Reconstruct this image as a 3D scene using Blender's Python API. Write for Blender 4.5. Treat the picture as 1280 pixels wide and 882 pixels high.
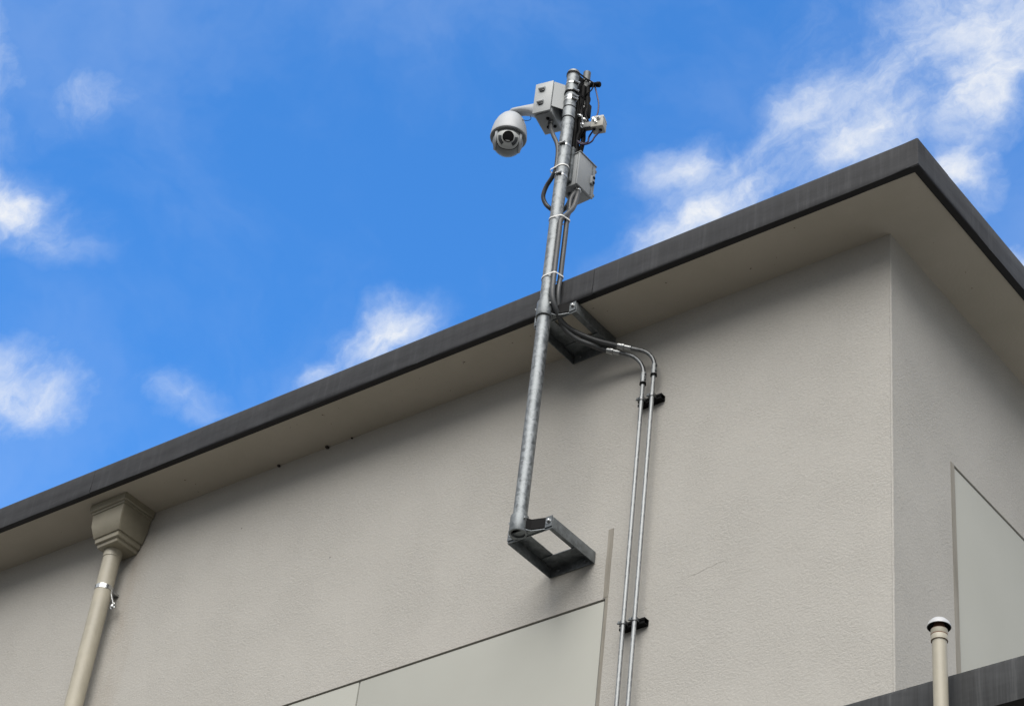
import bpy, bmesh, math, random
from mathutils import Vector, Matrix, noise
random.seed(7)
S = bpy.context.scene
for o in list(bpy.data.objects): bpy.data.objects.remove(o)
COL = S.collection

# ------------------------------------------------------------------ camera
F_PX = 2736.23
CAM = Vector((3.35703, -5.83730, 1.6))
RW = Matrix(((0.78541054, -0.32644016, -0.52589648),
             (0.61059225, 0.54796312, 0.57176352),
             (0.10152530, -0.77017741, 0.62969784)))          # columns: right, down, forward
cd = bpy.data.cameras.new("camera"); cam = bpy.data.objects.new("camera", cd); COL.objects.link(cam)
r, d, f = (RW.col[i] for i in range(3))
m = Matrix((( r.x, -d.x, -f.x, CAM.x), (r.y, -d.y, -f.y, CAM.y), (r.z, -d.z, -f.z, CAM.z), (0, 0, 0, 1)))
cam.matrix_world = m
cd.sensor_width = 36; cd.sensor_fit = 'HORIZONTAL'; cd.lens = F_PX/1280*36; cd.clip_start = .1; cd.clip_end = 5000
S.camera = cam

def ray(u, v): return RW @ Vector(((u-640)/F_PX, (v-441)/F_PX, 1))
def at(u, v, y):                      # where a sight line meets the vertical plane y = const (metres)
    q = ray(u, v); return CAM + q*((y-CAM.y)/q.y)

# ------------------------------------------------------------------ sky, sun, exposure
S.view_settings.view_transform = 'Standard'; S.view_settings.look = 'None'
S.view_settings.exposure = 1.5; S.view_settings.gamma = 1.0
SUN = Vector((.30, -.585, .755)).normalized()
SKY_STRENGTH = .0600
sl = bpy.data.lights.new("sun", 'SUN'); sl.energy = 1.5; sl.angle = math.radians(60); sl.color = (1, .95, .88)
so = bpy.data.objects.new("sun", sl); COL.objects.link(so); so.rotation_euler = SUN.to_track_quat('Z', 'Y').to_euler(); so.location = SUN*60

class NT:
    def __init__(s, tree): s.t = tree; s.n = tree.nodes; s.l = tree.links
    def new(s, kind, **kw):
        n = s.n.new(kind)
        for k, v in kw.items(): setattr(n, k, v)
        return n
    def put(s, sock, v):
        if isinstance(v, bpy.types.NodeSocket): s.l.new(v, sock)
        elif v is not None: sock.default_value = v
    def math(s, op, a, b=None, c=None, clamp=False):
        n = s.new('ShaderNodeMath', operation=op, use_clamp=clamp)
        for i, v in enumerate((a, b, c)): s.put(n.inputs[i], v)
        return n.outputs[0]
    def vec(s, op, a, b=None):
        n = s.new('ShaderNodeVectorMath', operation=op)
        s.put(n.inputs[0], a); s.put(n.inputs[1], b)
        return n.outputs['Value'] if op in ('DOT_PRODUCT', 'LENGTH') else n.outputs[0]
    def noise(s, co, scale, detail=4, rough=.55, dist=0, out=0):
        n = s.new('ShaderNodeTexNoise'); s.put(n.inputs['Vector'], co)
        n.inputs['Scale'].default_value = scale; n.inputs['Detail'].default_value = detail
        n.inputs['Roughness'].default_value = rough; n.inputs['Distortion'].default_value = dist
        return n.outputs[out]
    def ramp(s, fac, stops, interp='LINEAR'):
        n = s.new('ShaderNodeValToRGB'); s.put(n.inputs[0], fac); cr = n.color_ramp; cr.interpolation = interp
        while len(cr.elements) < len(stops): cr.elements.new(.5)
        for e, (p, c) in zip(cr.elements, stops):
            e.position = p; e.color = (*c, 1) if len(c) == 3 else c
        return n.outputs[0]
    def mix(s, fac, a, b, mode='MIX'):
        n = s.new('ShaderNodeMix', data_type='RGBA', blend_type=mode)
        s.put(n.inputs[0], fac)
        for i, v in ((6, a), (7, b)):
            s.put(n.inputs[i], (*v, 1) if isinstance(v, tuple) and len(v) == 3 else v)
        return n.outputs[2]
    def smooth(s, x, lo, hi, a=0., b=1.):
        n = s.new('ShaderNodeMapRange', interpolation_type='SMOOTHSTEP')
        for i, v in enumerate((x, lo, hi, a, b)): s.put(n.inputs[i], v)
        return n.outputs[0]
    def mapping(s, co, scale=(1, 1, 1), loc=(0, 0, 0)):
        n = s.new('ShaderNodeMapping'); s.put(n.inputs[0], co); n.inputs['Scale'].default_value = scale; n.inputs['Location'].default_value = loc
        return n.outputs[0]

W = bpy.data.worlds.new("World"); S.world = W; W.use_nodes = True
w = NT(W.node_tree); w.n.clear()
sky = w.new('ShaderNodeTexSky'); sky.sky_type = 'NISHITA'; sky.sun_disc = False
sky.sun_elevation = math.asin(SUN.z); sky.sun_rotation = math.atan2(SUN.x, SUN.y)
sky.air_density = 1.0; sky.dust_density = .3; sky.ozone_density = 2.0
D = w.new('ShaderNodeTexCoord').outputs['Generated']
warp = w.vec('SUBTRACT', w.noise(D, 9, 5, .6, out=1), (.5, .5, .5))
warp2 = w.vec('SUBTRACT', w.noise(D, 34, 5, .6, out=1), (.5, .5, .5))
def vscale(v, k):
    n = w.new('ShaderNodeVectorMath', operation='SCALE'); w.put(n.inputs[0], v); n.inputs['Scale'].default_value = k; return n.outputs[0]
DW = w.vec('ADD', w.vec('ADD', D, vscale(warp, .055)), vscale(warp2, .020))
# banks of cloud: where each one stands in the sky (sight direction, half lengths, heading, density)
BANKS = [((1170, 100), 330, 210, -38, .40), ((1120, 110), 300, 130, -38, .66), ((1180, 60), 240, 150, -40, .70), ((1260, 0), 220, 160, -20, .80), ((930, 200), 180, 50, -32, .62), ((1010, 130), 130, 55, -50, .72), ((1110, 150), 150, 55, -38, .86), ((1230, 90), 120, 70, -60, .9),
         ((885, 262), 150, 36, -29, .9), ((850, 205), 66, 44, -20, .72), ((1204, 205), 60, 46, 40, .85),
         ((490, 436), 74, 38, -30, 1.05), ((525, 418), 34, 22, -10, .75), ((425, 466), 56, 22, -32, .7),
         ((12, 268), 96, 52, 26, 1.0), ((70, 285), 50, 34, 40, .55), ((135, 125), 96, 38, -22, .50), ((0, 90), 56, 140, 4, .56),
         ((28, 490), 94, 54, 28, .78), ((215, 516), 80, 38, 12, .46), ((1275, 318), 46, 34, 20, .75), ((700, 0), 60, 16, 0, .2)]
dens = None
for (u, v), ra, rb, ang, amp in BANKS:
    c = ray(u, v).normalized(); t = math.radians(ang)
    ex = RW.col[0]*math.cos(t)+RW.col[1]*math.sin(t); ey = -RW.col[0]*math.sin(t)+RW.col[1]*math.cos(t)
    ex = (ex-c*ex.dot(c)).normalized(); ey = (ey-c*ey.dot(c)).normalized()
    fwd = w.math('GREATER_THAN', w.vec('DOT_PRODUCT', D, tuple(c)), 0)
    a = w.math('MULTIPLY', w.vec('DOT_PRODUCT', DW, tuple(ex)), F_PX/ra)
    a = w.math('SUBTRACT', a, c.dot(ex)*F_PX/ra)
    b = w.math('MULTIPLY', w.vec('DOT_PRODUCT', DW, tuple(ey)), F_PX/rb)
    q = w.math('ADD', w.math('MULTIPLY', a, a), w.math('MULTIPLY', b, b))
    g = w.math('MULTIPLY', w.math('EXPONENT', w.math('MULTIPLY', q, -1.0)), amp)
    g = w.math('MULTIPLY', g, fwd)
    dens = g if dens is None else w.math('MAXIMUM', dens, g)
# unseen cloud over the rest of the sky, thickened to neutralise the ambient light
cfwd = tuple(RW.col[2])
away = w.smooth(w.vec('DOT_PRODUCT', D, cfwd), .955, .80)
lp = w.vec('DOT_PRODUCT', D, (0, 0, 1))
field = w.math('ADD', w.noise(D, 2.6, 6, .58, .3), w.smooth(lp, .05, .65, .22, 0.))     # closed up towards the horizon to cut blue light under the eaves
field = w.smooth(field, .30, .50)
sx = (RW.col[0]*math.cos(math.radians(-36))+RW.col[1]*math.sin(math.radians(-36))); sy = (RW.col[1]*math.cos(math.radians(-36))-RW.col[0]*math.sin(math.radians(-36)))
sv = w.new('ShaderNodeCombineXYZ'); w.put(sv.inputs[0], w.math('MULTIPLY', w.vec('DOT_PRODUCT', DW, tuple(sx)), 17.)); w.put(sv.inputs[1], w.math('MULTIPLY', w.vec('DOT_PRODUCT', DW, tuple(sy)), 46.)); w.put(sv.inputs[2], w.math('MULTIPLY', w.vec('DOT_PRODUCT', DW, tuple(RW.col[2])), 20.))
streak = w.noise(sv.outputs[0], 1., 7, .62, .35)          # high winds comb the cloud into streaks
fluff = w.smooth(w.math('ADD', w.math('MULTIPLY', w.noise(DW, 24, 8, .62, .15), .5), w.math('MULTIPLY', streak, .5)), .30, .68)
cl = w.math('MULTIPLY', dens, w.math('ADD', .42, w.math('MULTIPLY', fluff, .70)))
wisp = w.noise(DW, 46, 7, .68, .5)
cl = w.math('MULTIPLY', cl, w.math('ADD', .62, w.math('MULTIPLY', wisp, .76)))
cl = w.smooth(cl, .05, 1.12, 0., 1.)
thin = w.math('MULTIPLY', w.smooth(w.noise(DW, 7., 5, .6, .4), .36, .74), .14)      # faint uneven veil in the blue
cl = w.math('MAXIMUM', w.math('MAXIMUM', cl, thin), w.math('MULTIPLY', w.math('MULTIPLY', field, away), .97))
lp = w.vec('DOT_PRODUCT', D, (0, 0, 1))
skyc = w.mix(1., sky.outputs[0], (.47, 1.17, 1.79), 'MULTIPLY')
cc = w.ramp(cl, [(0, (4.3, 5.0, 5.9)), (1, (5.5, 5.55, 5.6))])
cie = w.smooth(lp, -.1, .9, .33, 1.0)                # unseen cloud dimmed towards the horizon, overcast-like, to darken the wall under the eaves
cie = w.math('ADD', w.math('MULTIPLY', cie, away), w.math('SUBTRACT', 1., away))
ck = w.new('ShaderNodeCombineXYZ'); [w.put(ck.inputs[i], cie) for i in range(3)]
cc = w.mix(1., cc, ck.outputs[0], 'MULTIPLY')
final = w.mix(cl, skyc, cc)
bg = w.new('ShaderNodeBackground'); w.put(bg.inputs[0], final); bg.inputs[1].default_value = SKY_STRENGTH
wo = w.new('ShaderNodeOutputWorld'); w.l.new(bg.outputs[0], wo.inputs[0])

# ------------------------------------------------------------------ materials
def mat(name, color=(.5, .5, .5), rough=.5, metal=0., build=None, spec=.5):
    M = bpy.data.materials.new(name); M.use_nodes = True
    t = NT(M.node_tree); p = M.node_tree.nodes['Principled BSDF']
    p.inputs['Base Color'].default_value = (*color, 1); p.inputs['Roughness'].default_value = rough; p.inputs['Metallic'].default_value = metal
    p.inputs['Specular IOR Level'].default_value = spec
    if build: build(t, p)
    return M
def obco(t): return t.new('ShaderNodeTexCoord').outputs['Object']
def bump(t, p, h, strength, dist):
    b = t.new('ShaderNodeBump'); b.inputs['Strength'].default_value = strength; b.inputs['Distance'].default_value = dist
    t.put(b.inputs['Height'], h); t.l.new(b.outputs[0], p.inputs['Normal'])

def stucco_build(base, grain, pits=True):
    def build(t, p):
        co = obco(t)
        n1 = t.noise(t.mapping(co, (1, 1, 1.35)), 72, 7, .74, .15); n2 = t.noise(co, 210, 2, .5); n3 = t.noise(co, 30, 3, .5, .5)
        rough_ = t.smooth(t.noise(co, 2.4, 3, .6), .34, .66, .65, 1.2)       # trowelled unevenly: smoother and rougher patches
        h = t.math('ADD', t.math('MULTIPLY', n1, 2.6), t.math('MULTIPLY', n2, .5))
        h = t.math('ADD', t.math('MULTIPLY', h, rough_), t.math('MULTIPLY', n3, .5))
        bump(t, p, h, 1.0, grain)
        big = t.noise(co, 1.3, 4, .55); mid = t.noise(t.mapping(co, (1, 1, .6)), 5, 4, .6)
        v = t.math('ADD', t.math('MULTIPLY', t.math('SUBTRACT', big, .5), .16), t.math('MULTIPLY', t.math('SUBTRACT', mid, .5), .09))
        v = t.math('ADD', v, t.math('MULTIPLY', t.math('SUBTRACT', n1, .5), .42))
        v = t.math('ADD', v, 1.0)
        dk = t.new('ShaderNodeCombineXYZ'); [t.put(dk.inputs[i], v) for i in range(3)]
        c = t.mix(1., base, dk.outputs[0], 'MULTIPLY')
        if pits:
            vo = t.new('ShaderNodeTexVoronoi', feature='F1'); t.put(vo.inputs['Vector'], co); vo.inputs['Scale'].default_value = 2.6
            pit = t.smooth(vo.outputs['Distance'], .018, .010)
            c = t.mix(t.math('MULTIPLY', pit, .55), c, (.10, .09, .08))
            # rain runs: faint tan streaks beside the downpipe
            sep = t.new('ShaderNodeSeparateXYZ'); t.put(sep.inputs[0], co)
            near = t.smooth(t.math('ABSOLUTE', t.math('ADD', sep.outputs[0], 4.40)), .13, .0)
            run = t.noise(t.mapping(co, (9, 9, 1.8)), 1, 5, .65)
            st = t.math('MULTIPLY', near, t.smooth(run, .30, .75))
            c = t.mix(t.math('MULTIPLY', st, .45), c, (.30, .23, .16))
        t.put(p.inputs['Base Color'], c)
    return build
WALLC = (.430, .417, .386)
M_stucco = mat("stucco", rough=.92, build=stucco_build(WALLC, .0015), spec=.2)
M_stucco_side = mat("stucco_side", rough=.92, build=stucco_build(WALLC, .0015), spec=.2)
def soffit_b(t, p):
    co = obco(t); n = t.noise(co, 70, 4, .6); bump(t, p, n, .6, .0025)
    big = t.noise(co, 2.2, 5, .6)
    c = t.ramp(big, [(.3, (.40, .37, .31)), (.7, (.455, .42, .36))])
    sp = t.noise(co, 38, 2, .5); c = t.mix(t.smooth(sp, .74, .78), c, (.12, .10, .08))
    t.put(p.inputs['Base Color'], c)
M_soffit = mat("soffit_render", rough=.95, build=soffit_b, spec=.15)
def panel_b(t, p):
    co = obco(t); n = t.noise(co, 3, 4, .5); v = t.ramp(n, [(.3, (.352, .356, .322)), (.7, (.37, .374, .34))])
    t.put(p.inputs['Base Color'], v); bump(t, p, t.noise(co, 220, 2, .5), .25, .0008)
M_panel = mat("smooth_panel", rough=.62, build=panel_b, spec=.3)
def strip_b(t, p):
    co = obco(t); n = t.noise(t.mapping(co, (30, 30, 3)), 1, 4, .6)
    t.put(p.inputs['Base Color'], t.ramp(n, [(.3, (.20, .185, .155)), (.7, (.30, .28, .24))])); bump(t, p, t.noise(co, 90, 3), .4, .002)
M_reveal = mat("joint_sealant", rough=.8, build=strip_b)
M_joint = mat("dark_joint", (.035, .028, .02), .95)
def fascia_mat(name, streak, lo, mid, hi):
    def b(t, p):
        co = obco(t)
        st = t.noise(t.mapping(co, (26, 26, .8)), 1, 5, .68, .3); big = t.noise(t.mapping(co, (1.2, 1.2, 4)), 1, 4, .6); fine = t.noise(t.mapping(co, (95, 95, 4)), 1, 3, .6)
        v = t.math('ADD', t.math('MULTIPLY', t.smooth(st, .35, .75), .6), t.math('MULTIPLY', t.smooth(big, .3, .7), .4))
        v = t.math('ADD', v, t.math('MULTIPLY', t.math('SUBTRACT', fine, .5), streak))
        t.put(p.inputs['Base Color'], t.ramp(v, [(.0, lo), (.55, mid), (1., hi)]))
        t.put(p.inputs['Roughness'], t.smooth(big, .3, .7, .5, .66)); p.inputs['Specular IOR Level'].default_value = .32
        bump(t, p, t.noise(t.mapping(co, (3, 3, 9)), 1, 3, .5), .5, .012)
    return mat(name, rough=.5, build=b)
M_fascia = fascia_mat("charcoal_coping", .5, (.016, .0165, .0185), (.0245, .0253, .028), (.044, .0455, .049))
M_lip_shade = mat("coping_lip_shade", (.014, .014, .0155), .6, spec=.25)  # darker copy of the coping metal: underside shade put into the colour
M_lowfascia = fascia_mat('streaked_coping', 1.1, (.018, .019, .020), (.036, .038, .040), (.078, .081, .082))
def galv(lo, hi, sc=60, rough=.42, metal=.85):
    def b(t, p):
        co = obco(t); n = t.noise(t.mapping(co, (1, 1, .45)), sc, 5, .7, .6); v = t.new('ShaderNodeTexVoronoi'); t.put(v.inputs['Vector'], co); v.inputs['Scale'].default_value = sc*1.6
        k = t.math('ADD', t.math('MULTIPLY', n, .8), t.math('MULTIPLY', t.new('ShaderNodeSeparateColor').outputs[0], 0))
        sepc = t.new('ShaderNodeSeparateColor'); t.put(sepc.inputs[0], v.outputs['Color'])
        k = t.math('ADD', t.math('MULTIPLY', n, .75), t.math('MULTIPLY', sepc.outputs[0], .25))
        t.put(p.inputs['Base Color'], t.ramp(k, [(.34, lo), (.66, hi)])); t.put(p.inputs['Roughness'], t.smooth(k, .3, .7, rough-.08, rough+.12))
    return mat("galvanised_steel", metal=metal, build=b)
M_galv = galv((.125, .136, .142), (.30, .322, .335), 42, .5, .7)
M_stub = galv((.09, .094, .095), (.17, .175, .175), 55, .55)
M_bracket = galv((.115, .128, .136), (.205, .222, .232), 40, .42, .5)
M_emt = galv((.22, .23, .235), (.37, .385, .39), 45, .52, .8)
M_elbow = galv((.13, .135, .14), (.26, .27, .275), 60, .4)  # darker conduit steel: shade under the eaves put into the elbow colour
M_shiny = mat("bright_steel", (.62, .63, .63), .25, 1.)
M_clamp = mat("clamp_steel", (.42, .43, .43), .32, 1.)
M_black = mat("black_plastic", (.005, .005, .0055), .6, spec=.1)
def dusty(c, k=.25, rough=.5):
    def b(t, p):
        co = obco(t); n = t.noise(co, 9, 5, .65)
        a = tuple(x*(1-k) for x in c); z = tuple(min(1, x*(1+k)) for x in c)
        t.put(p.inputs['Base Color'], t.ramp(n, [(.3, a), (.7, z)])); t.put(p.inputs['Roughness'], t.smooth(n, .3, .7, rough-.06, rough+.1))
    return b
M_flex = mat("grey_flexible_conduit", build=dusty((.046, .049, .052), .25, .45))
M_cable = mat("black_cable", (.005, .005, .0055), .6, spec=.1)
M_purple = mat("dark_violet_cable", (.022, .012, .05), .45)
M_beige = mat("beige_paint", build=dusty((.385, .358, .285), .12, .44))
M_hopper = mat("olive_beige_paint", build=dusty((.262, .24, .182), .12, .4))
M_boxgrey = mat("light_grey_enclosure", build=dusty((.365, .385, .392), .07, .5))
M_encl = mat("mid_grey_enclosure", build=dusty((.255, .27, .28), .09, .5))
M_cam = mat("camera_housing", build=dusty((.385, .405, .425), .06, .42))
M_ball = mat("camera_ball", build=dusty((.20, .213, .216), .06, .4))
M_face = mat("camera_face", (.46, .48, .475), .4)
M_lens = mat("lens_glass", (.004, .004, .006), .06)
M_ir = mat("lamp_window", (.05, .055, .06), .15)
M_cream = mat("cream_plastic", build=dusty((.36, .35, .315), .12, .5))
M_tie = mat("white_nylon", (.72, .72, .70), .45)
M_whitecap = mat("white_cap", (.44, .45, .46), .4)
M_rust = mat("rusty_mesh", (.16, .08, .05), .8)
def ground_b(t, p):
    co = obco(t); n = t.noise(co, .35, 6, .6); g = t.noise(co, 60, 3, .6)
    c = t.mix(t.math('MULTIPLY', g, .5), t.ramp(n, [(.3, (.056, .052, .045)), (.7, (.085, .079, .069))]), (.06, .057, .053)); t.put(p.inputs['Base Color'], c)
    bump(t, p, g, .4, .01)
M_ground = mat("concrete_ground", rough=.9, build=ground_b)
M_roof = mat("roof_membrane", build=dusty((.22, .22, .21), .15, .8))
M_nest = mat("mud", (.03, .026, .02), .95)

# ------------------------------------------------------------------ mesh helpers
def link(name, bm, material, parent=None, smooth=True, loc=None, angle=40):
    me = bpy.data.meshes.new(name); bmesh.ops.recalc_face_normals(bm, faces=bm.faces[:]); bm.to_mesh(me); bm.free()
    mats = material if isinstance(material, (list, tuple)) else [material]
    for M in mats: me.materials.append(M)
    o = bpy.data.objects.new(name, me); COL.objects.link(o)
    if smooth:
        me.shade_smooth()
        try: me.set_sharp_from_angle(angle=math.radians(angle))
        except Exception: pass
    if parent: o.parent = parent
    if loc is not None: o.location = loc
    return o
def tag(o, label=None, cat=None, group=None, kind=None):
    for k, v in (('label', label), ('category', cat), ('group', group), ('kind', kind)):
        if v: o[k] = v
    return o
def thing(name, label, cat, loc=(0, 0, 0), group=None):
    o = bpy.data.objects.new(name, None); COL.objects.link(o); o.location = loc; o.empty_display_size = .1
    return tag(o, label, cat, group)
def box(bm, c, s, M=None, bev=0, seg=2):
    ret = bmesh.ops.create_cube(bm, size=1); vs = ret['verts']
    bmesh.ops.scale(bm, vec=s, verts=vs)
    if bev:
        es = list({e for v in vs for e in v.link_edges})
        rb = bmesh.ops.bevel(bm, geom=es, offset=bev, segments=seg, affect='EDGES', profile=.5)
        vs = list({v for f in rb['faces'] for v in f.verts} | {v for v in vs if v.is_valid})
    T = Matrix.Translation(c) if M is None else M @ Matrix.Translation(c)
    bmesh.ops.transform(bm, matrix=T, verts=vs)
    return vs
def boxo(name, c, s, material, parent=None, M=None, bev=.002):
    bm = bmesh.new(); box(bm, c, s, M, bev); return link(name, bm, material, parent)
def catmull(P, n=8):
    P = [Vector(p) for p in P]; Q = [2*P[0]-P[1]]+P+[2*P[-1]-P[-2]]; out = []
    for i in range(1, len(Q)-2):
        for k in range(n):
            t = k/n; a, b, c, e = Q[i-1:i+3]
            out.append(.5*((2*b)+(c-a)*t+(2*a-5*b+4*c-e)*t*t+(3*b-a-3*c+e)*t**3))
    out.append(P[-1]); return out
def tube(bm, P, rad, seg=14, cap=True, closed=False):
    P = [Vector(p) for p in P]; n = len(P); rr = rad if isinstance(rad, (list, tuple)) else [rad]*n
    T = []
    for i in range(n):
        a = P[(i-1) % n] if (closed or i) else P[0]; b = P[(i+1) % n] if (closed or i < n-1) else P[-1]
        T.append((b-a).normalized())
    u = T[0].orthogonal().normalized(); rings = []
    for i in range(n):
        u = (u-T[i]*u.dot(T[i])).normalized(); v = T[i].cross(u)
        rings.append([bm.verts.new(P[i]+(u*math.cos(2*math.pi*k/seg)+v*math.sin(2*math.pi*k/seg))*rr[i]) for k in range(seg)])
    for i in range(n if closed else n-1):
        A, B = rings[i], rings[(i+1) % n]
        for k in range(seg): bm.faces.new((A[k], A[(k+1) % seg], B[(k+1) % seg], B[k]))
    if cap and not closed: bm.faces.new(rings[0][::-1]); bm.faces.new(rings[-1])
    return rings
def tubeo(name, P, rad, material, parent=None, seg=14, smooth=True, n=8):
    bm = bmesh.new(); tube(bm, catmull(P, n) if smooth and len(P) > 2 else P, rad, seg); return link(name, bm, material, parent)
def lathe(bm, prof, seg=32, M=None, cap=False):
    rings = []
    for (rad, z) in prof:
        if rad < 1e-6: rings.append([bm.verts.new((0, 0, z))])
        else: rings.append([bm.verts.new((rad*math.cos(2*math.pi*k/seg), rad*math.sin(2*math.pi*k/seg), z)) for k in range(seg)])
    for A, B in zip(rings, rings[1:]):
        for k in range(seg):
            k2 = (k+1) % seg
            if len(A) == 1 and len(B) > 1: bm.faces.new((A[0], B[k], B[k2]))
            elif len(B) == 1 and len(A) > 1: bm.faces.new((A[k], A[k2], B[0]))
            elif len(A) > 1: bm.faces.new((A[k], A[k2], B[k2], B[k]))
    if cap:
        for R_ in (rings[0], rings[-1]):
            if len(R_) > 1: bm.faces.new(R_)
    if M is not None: bmesh.ops.transform(bm, matrix=M, verts=[v for R_ in rings for v in R_])
def latheo(name, prof, material, parent=None, M=None, seg=32, cap=False):
    bm = bmesh.new(); lathe(bm, prof, seg, M, cap); return link(name, bm, material, parent)
def frame(o, z, x=None):
    z = Vector(z).normalized(); x = Vector(x) if x is not None else z.orthogonal()
    x = (x-z*x.dot(z)).normalized(); y = z.cross(x)
    return Matrix(((x.x, y.x, z.x, o[0]), (x.y, y.y, z.y, o[1]), (x.z, y.z, z.z, o[2]), (0, 0, 0, 1)))
def hexbolt(bm, c, n, r_=.008, h=.007):
    M = frame(c, n); lathe(bm, [(0, 0), (r_*1.5, 0), (r_*1.5, .002), (r_, .002)], 16, M); lathe(bm, [(r_, .002), (r_, h), (r_*.8, h+.001), (0, h+.001)], 6, M)
def band(bm, c, axis, ri, ro, h, seg=32):
    lathe(bm, [(ri, -h/2), (ro, -h/2), (ro, h/2), (ri, h/2), (ri, -h/2)], seg, frame(c, axis))
def hull_band(bm, pts_r, z, th, h, tilt=(0, 0), seg=10):
    """a flat tie pulled tight round several round things: pts_r = [(x, y, r)...], at height z"""
    P = []
    for x, y, r_ in pts_r:
        for k in range(48): P.append((x+(r_+.0015)*math.cos(k*math.pi/24), y+(r_+.0015)*math.sin(k*math.pi/24)))
    P = sorted(set(P))
    def half(pts):
        h_ = []
        for p in pts:
            while len(h_) > 1 and (h_[-1][0]-h_[-2][0])*(p[1]-h_[-2][1])-(h_[-1][1]-h_[-2][1])*(p[0]-h_[-2][0]) <= 0: h_.pop()
            h_.append(p)
        return h_
    H_ = half(P)[:-1]+half(P[::-1])[:-1]; cx = sum(p[0] for p in H_)/len(H_); cy = sum(p[1] for p in H_)/len(H_); R4 = []
    for (x, y) in H_:
        n_ = Vector((x-cx, y-cy)).normalized(); zz = z+tilt[0]*(x-cx)+tilt[1]*(y-cy)
        R4.append([bm.verts.new((x+n_.x*a, y+n_.y*a, zz+b)) for a, b in ((0, -h/2), (th, -h/2), (th, h/2), (0, h/2))])
    for A, B in zip(R4, R4[1:]+R4[:1]):
        for k in range(4): bm.faces.new((A[k], A[(k+1) % 4], B[(k+1) % 4], B[k]))

# ------------------------------------------------------------------ the setting: ground
bm = bmesh.new(); vs = [bm.verts.new((x*1500., y*1500., 0)) for x, y in ((-1, -1), (1, -1), (1, 1), (-1, 1))]; bm.faces.new(vs)
tag(link("ground", bm, M_ground, smooth=False), kind='structure')

# ------------------------------------------------------------------ the building
XL, YB, OV, LIP = -10.0, 9.0, .268, .034
def zs(x): return 7.812-.0305*x                       # underside of the eaves: the roof falls gently along the wall
B = thing("building", "grey stucco building corner with dark flat roof edge and deep eaves", "building", (0, 0, 0))
PT, PR, PW, GAP = 6.443, -1.335, 1.325, .008          # front panels: top, right edge, width, joint
# front wall with a shallow field for the smooth panels
def wall_mesh(pts, faces, th_axis):
    bm = bmesh.new(); V = [bm.verts.new(p) for p in pts]
    for f_ in faces: bm.faces.new([V[i] for i in f_])
    return bm
fx = PR+GAP+.006
bm = bmesh.new()
def quad(bm, *p): return bm.faces.new([bm.verts.new(q) for q in p])
def fq(x0, x1, z0, z1, y=0, zt=None):
    quad(bm, (x0, y, z0), (x1, y, z0), (x1, y, z1 if zt is None else zt[1]), (x0, y, z1 if zt is None else zt[0]))
fq(fx, 0, 0, PT+GAP); fq(XL, fx, PT+GAP, 8, zt=(zs(XL)+.05, zs(fx)+.05)); fq(fx, 0, PT+GAP, 8, zt=(zs(fx)+.05, zs(0)+.05))
fq(XL, fx, 0, PT+GAP, y=.03)
quad(bm, (XL, 0, PT+GAP), (fx, 0, PT+GAP), (fx, .03, PT+GAP), (XL, .03, PT+GAP))
quad(bm, (fx, 0, 0), (fx, .03, 0), (fx, .03, PT+GAP), (fx, 0, PT+GAP))
quad(bm, (XL, 0, PT+GAP), (XL, .03, PT+GAP), (XL, .03, 0), (XL, 0, 0)); quad(bm, (XL, .03, PT+GAP), (XL, 0, PT+GAP), (XL, 0, zs(XL)+.05), (XL, .03, zs(XL)+.05))
bmesh.ops.remove_doubles(bm, verts=bm.verts[:], dist=1e-5)
link("wall", bm, M_stucco, B, smooth=False)
# side wall
PSY, PST = .462, 6.932
bm = bmesh.new()
def sq(y0, y1, z0, z1, x=0): quad(bm, (x, y0, z0), (x, y1, z0), (x, y1, z1), (x, y0, z1))
g0 = PSY-.004
sq(0, g0, 0, PST+GAP); sq(0, g0, PST+GAP, 7.862); sq(g0, YB, PST+GAP, 7.862); sq(g0, YB, 0, PST+GAP, -.03)
quad(bm, (0, g0, PST+GAP), (0, YB, PST+GAP), (-.03, YB, PST+GAP), (-.03, g0, PST+GAP)); quad(bm, (0, g0, 0), (-.03, g0, 0), (-.03, g0, PST+GAP), (0, g0, PST+GAP))
quad(bm, (0, YB, 0), (0, YB, 7.862), (XL, YB, zs(XL)+.05), (XL, YB, 0)); quad(bm, (XL, YB, 0), (XL, YB, zs(XL)+.05), (XL, .03, zs(XL)+.05), (XL, .03, 0))
bmesh.ops.remove_doubles(bm, verts=bm.verts[:], dist=1e-5)
link("wall", bm, M_stucco_side, B, smooth=False)
# rounded arris of the render at the corner
bm = bmesh.new(); tube(bm, [(-.0038+.0016*noise.noise(Vector((k*.43, 1, 0))), .0038+.0016*noise.noise(Vector((k*.43, 7, 0))), k*.03) for k in range(261)], [.0056+.0008*noise.noise(Vector((k*.9, 3, 0))) for k in range(261)], 8); link("corner_bead", bm, M_stucco, B)
# smooth panels and their joints
zrows = [(PT-2.45, PT), (1.4, PT-2.45-GAP)]
x1 = PR
for i in range(6):
    x0 = x1-PW+GAP
    for za, zb in zrows: boxo("wall_panel", ((x0+x1)/2, .017, (za+zb)/2), (x1-x0, .026, zb-za), M_panel, B, bev=.0015)
    x1 = x0-GAP
y0 = PSY+.024
for i in range(3):
    y1 = y0+1.9
    for za, zb in ((PST-2.6, PST), (1.4, PST-2.6-GAP)): boxo("wall_panel", (-.017, (y0+y1)/2, (za+zb)/2), (.026, y1-y0, zb-za), M_panel, B, bev=.0015)
    y0 = y1+GAP
bm = bmesh.new(); quad(bm, (XL+.01, .027, 1.), (fx-.001, .027, 1.), (fx-.001, .027, PT+GAP-.001), (XL+.01, .027, PT+GAP-.001)); quad(bm, (-.027, g0+.001, 1.), (-.027, YB-.01, 1.), (-.027, YB-.01, PST+GAP-.001), (-.027, g0+.001, PST+GAP-.001))
link("joint_backing", bm, M_joint, B, smooth=False)
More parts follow.
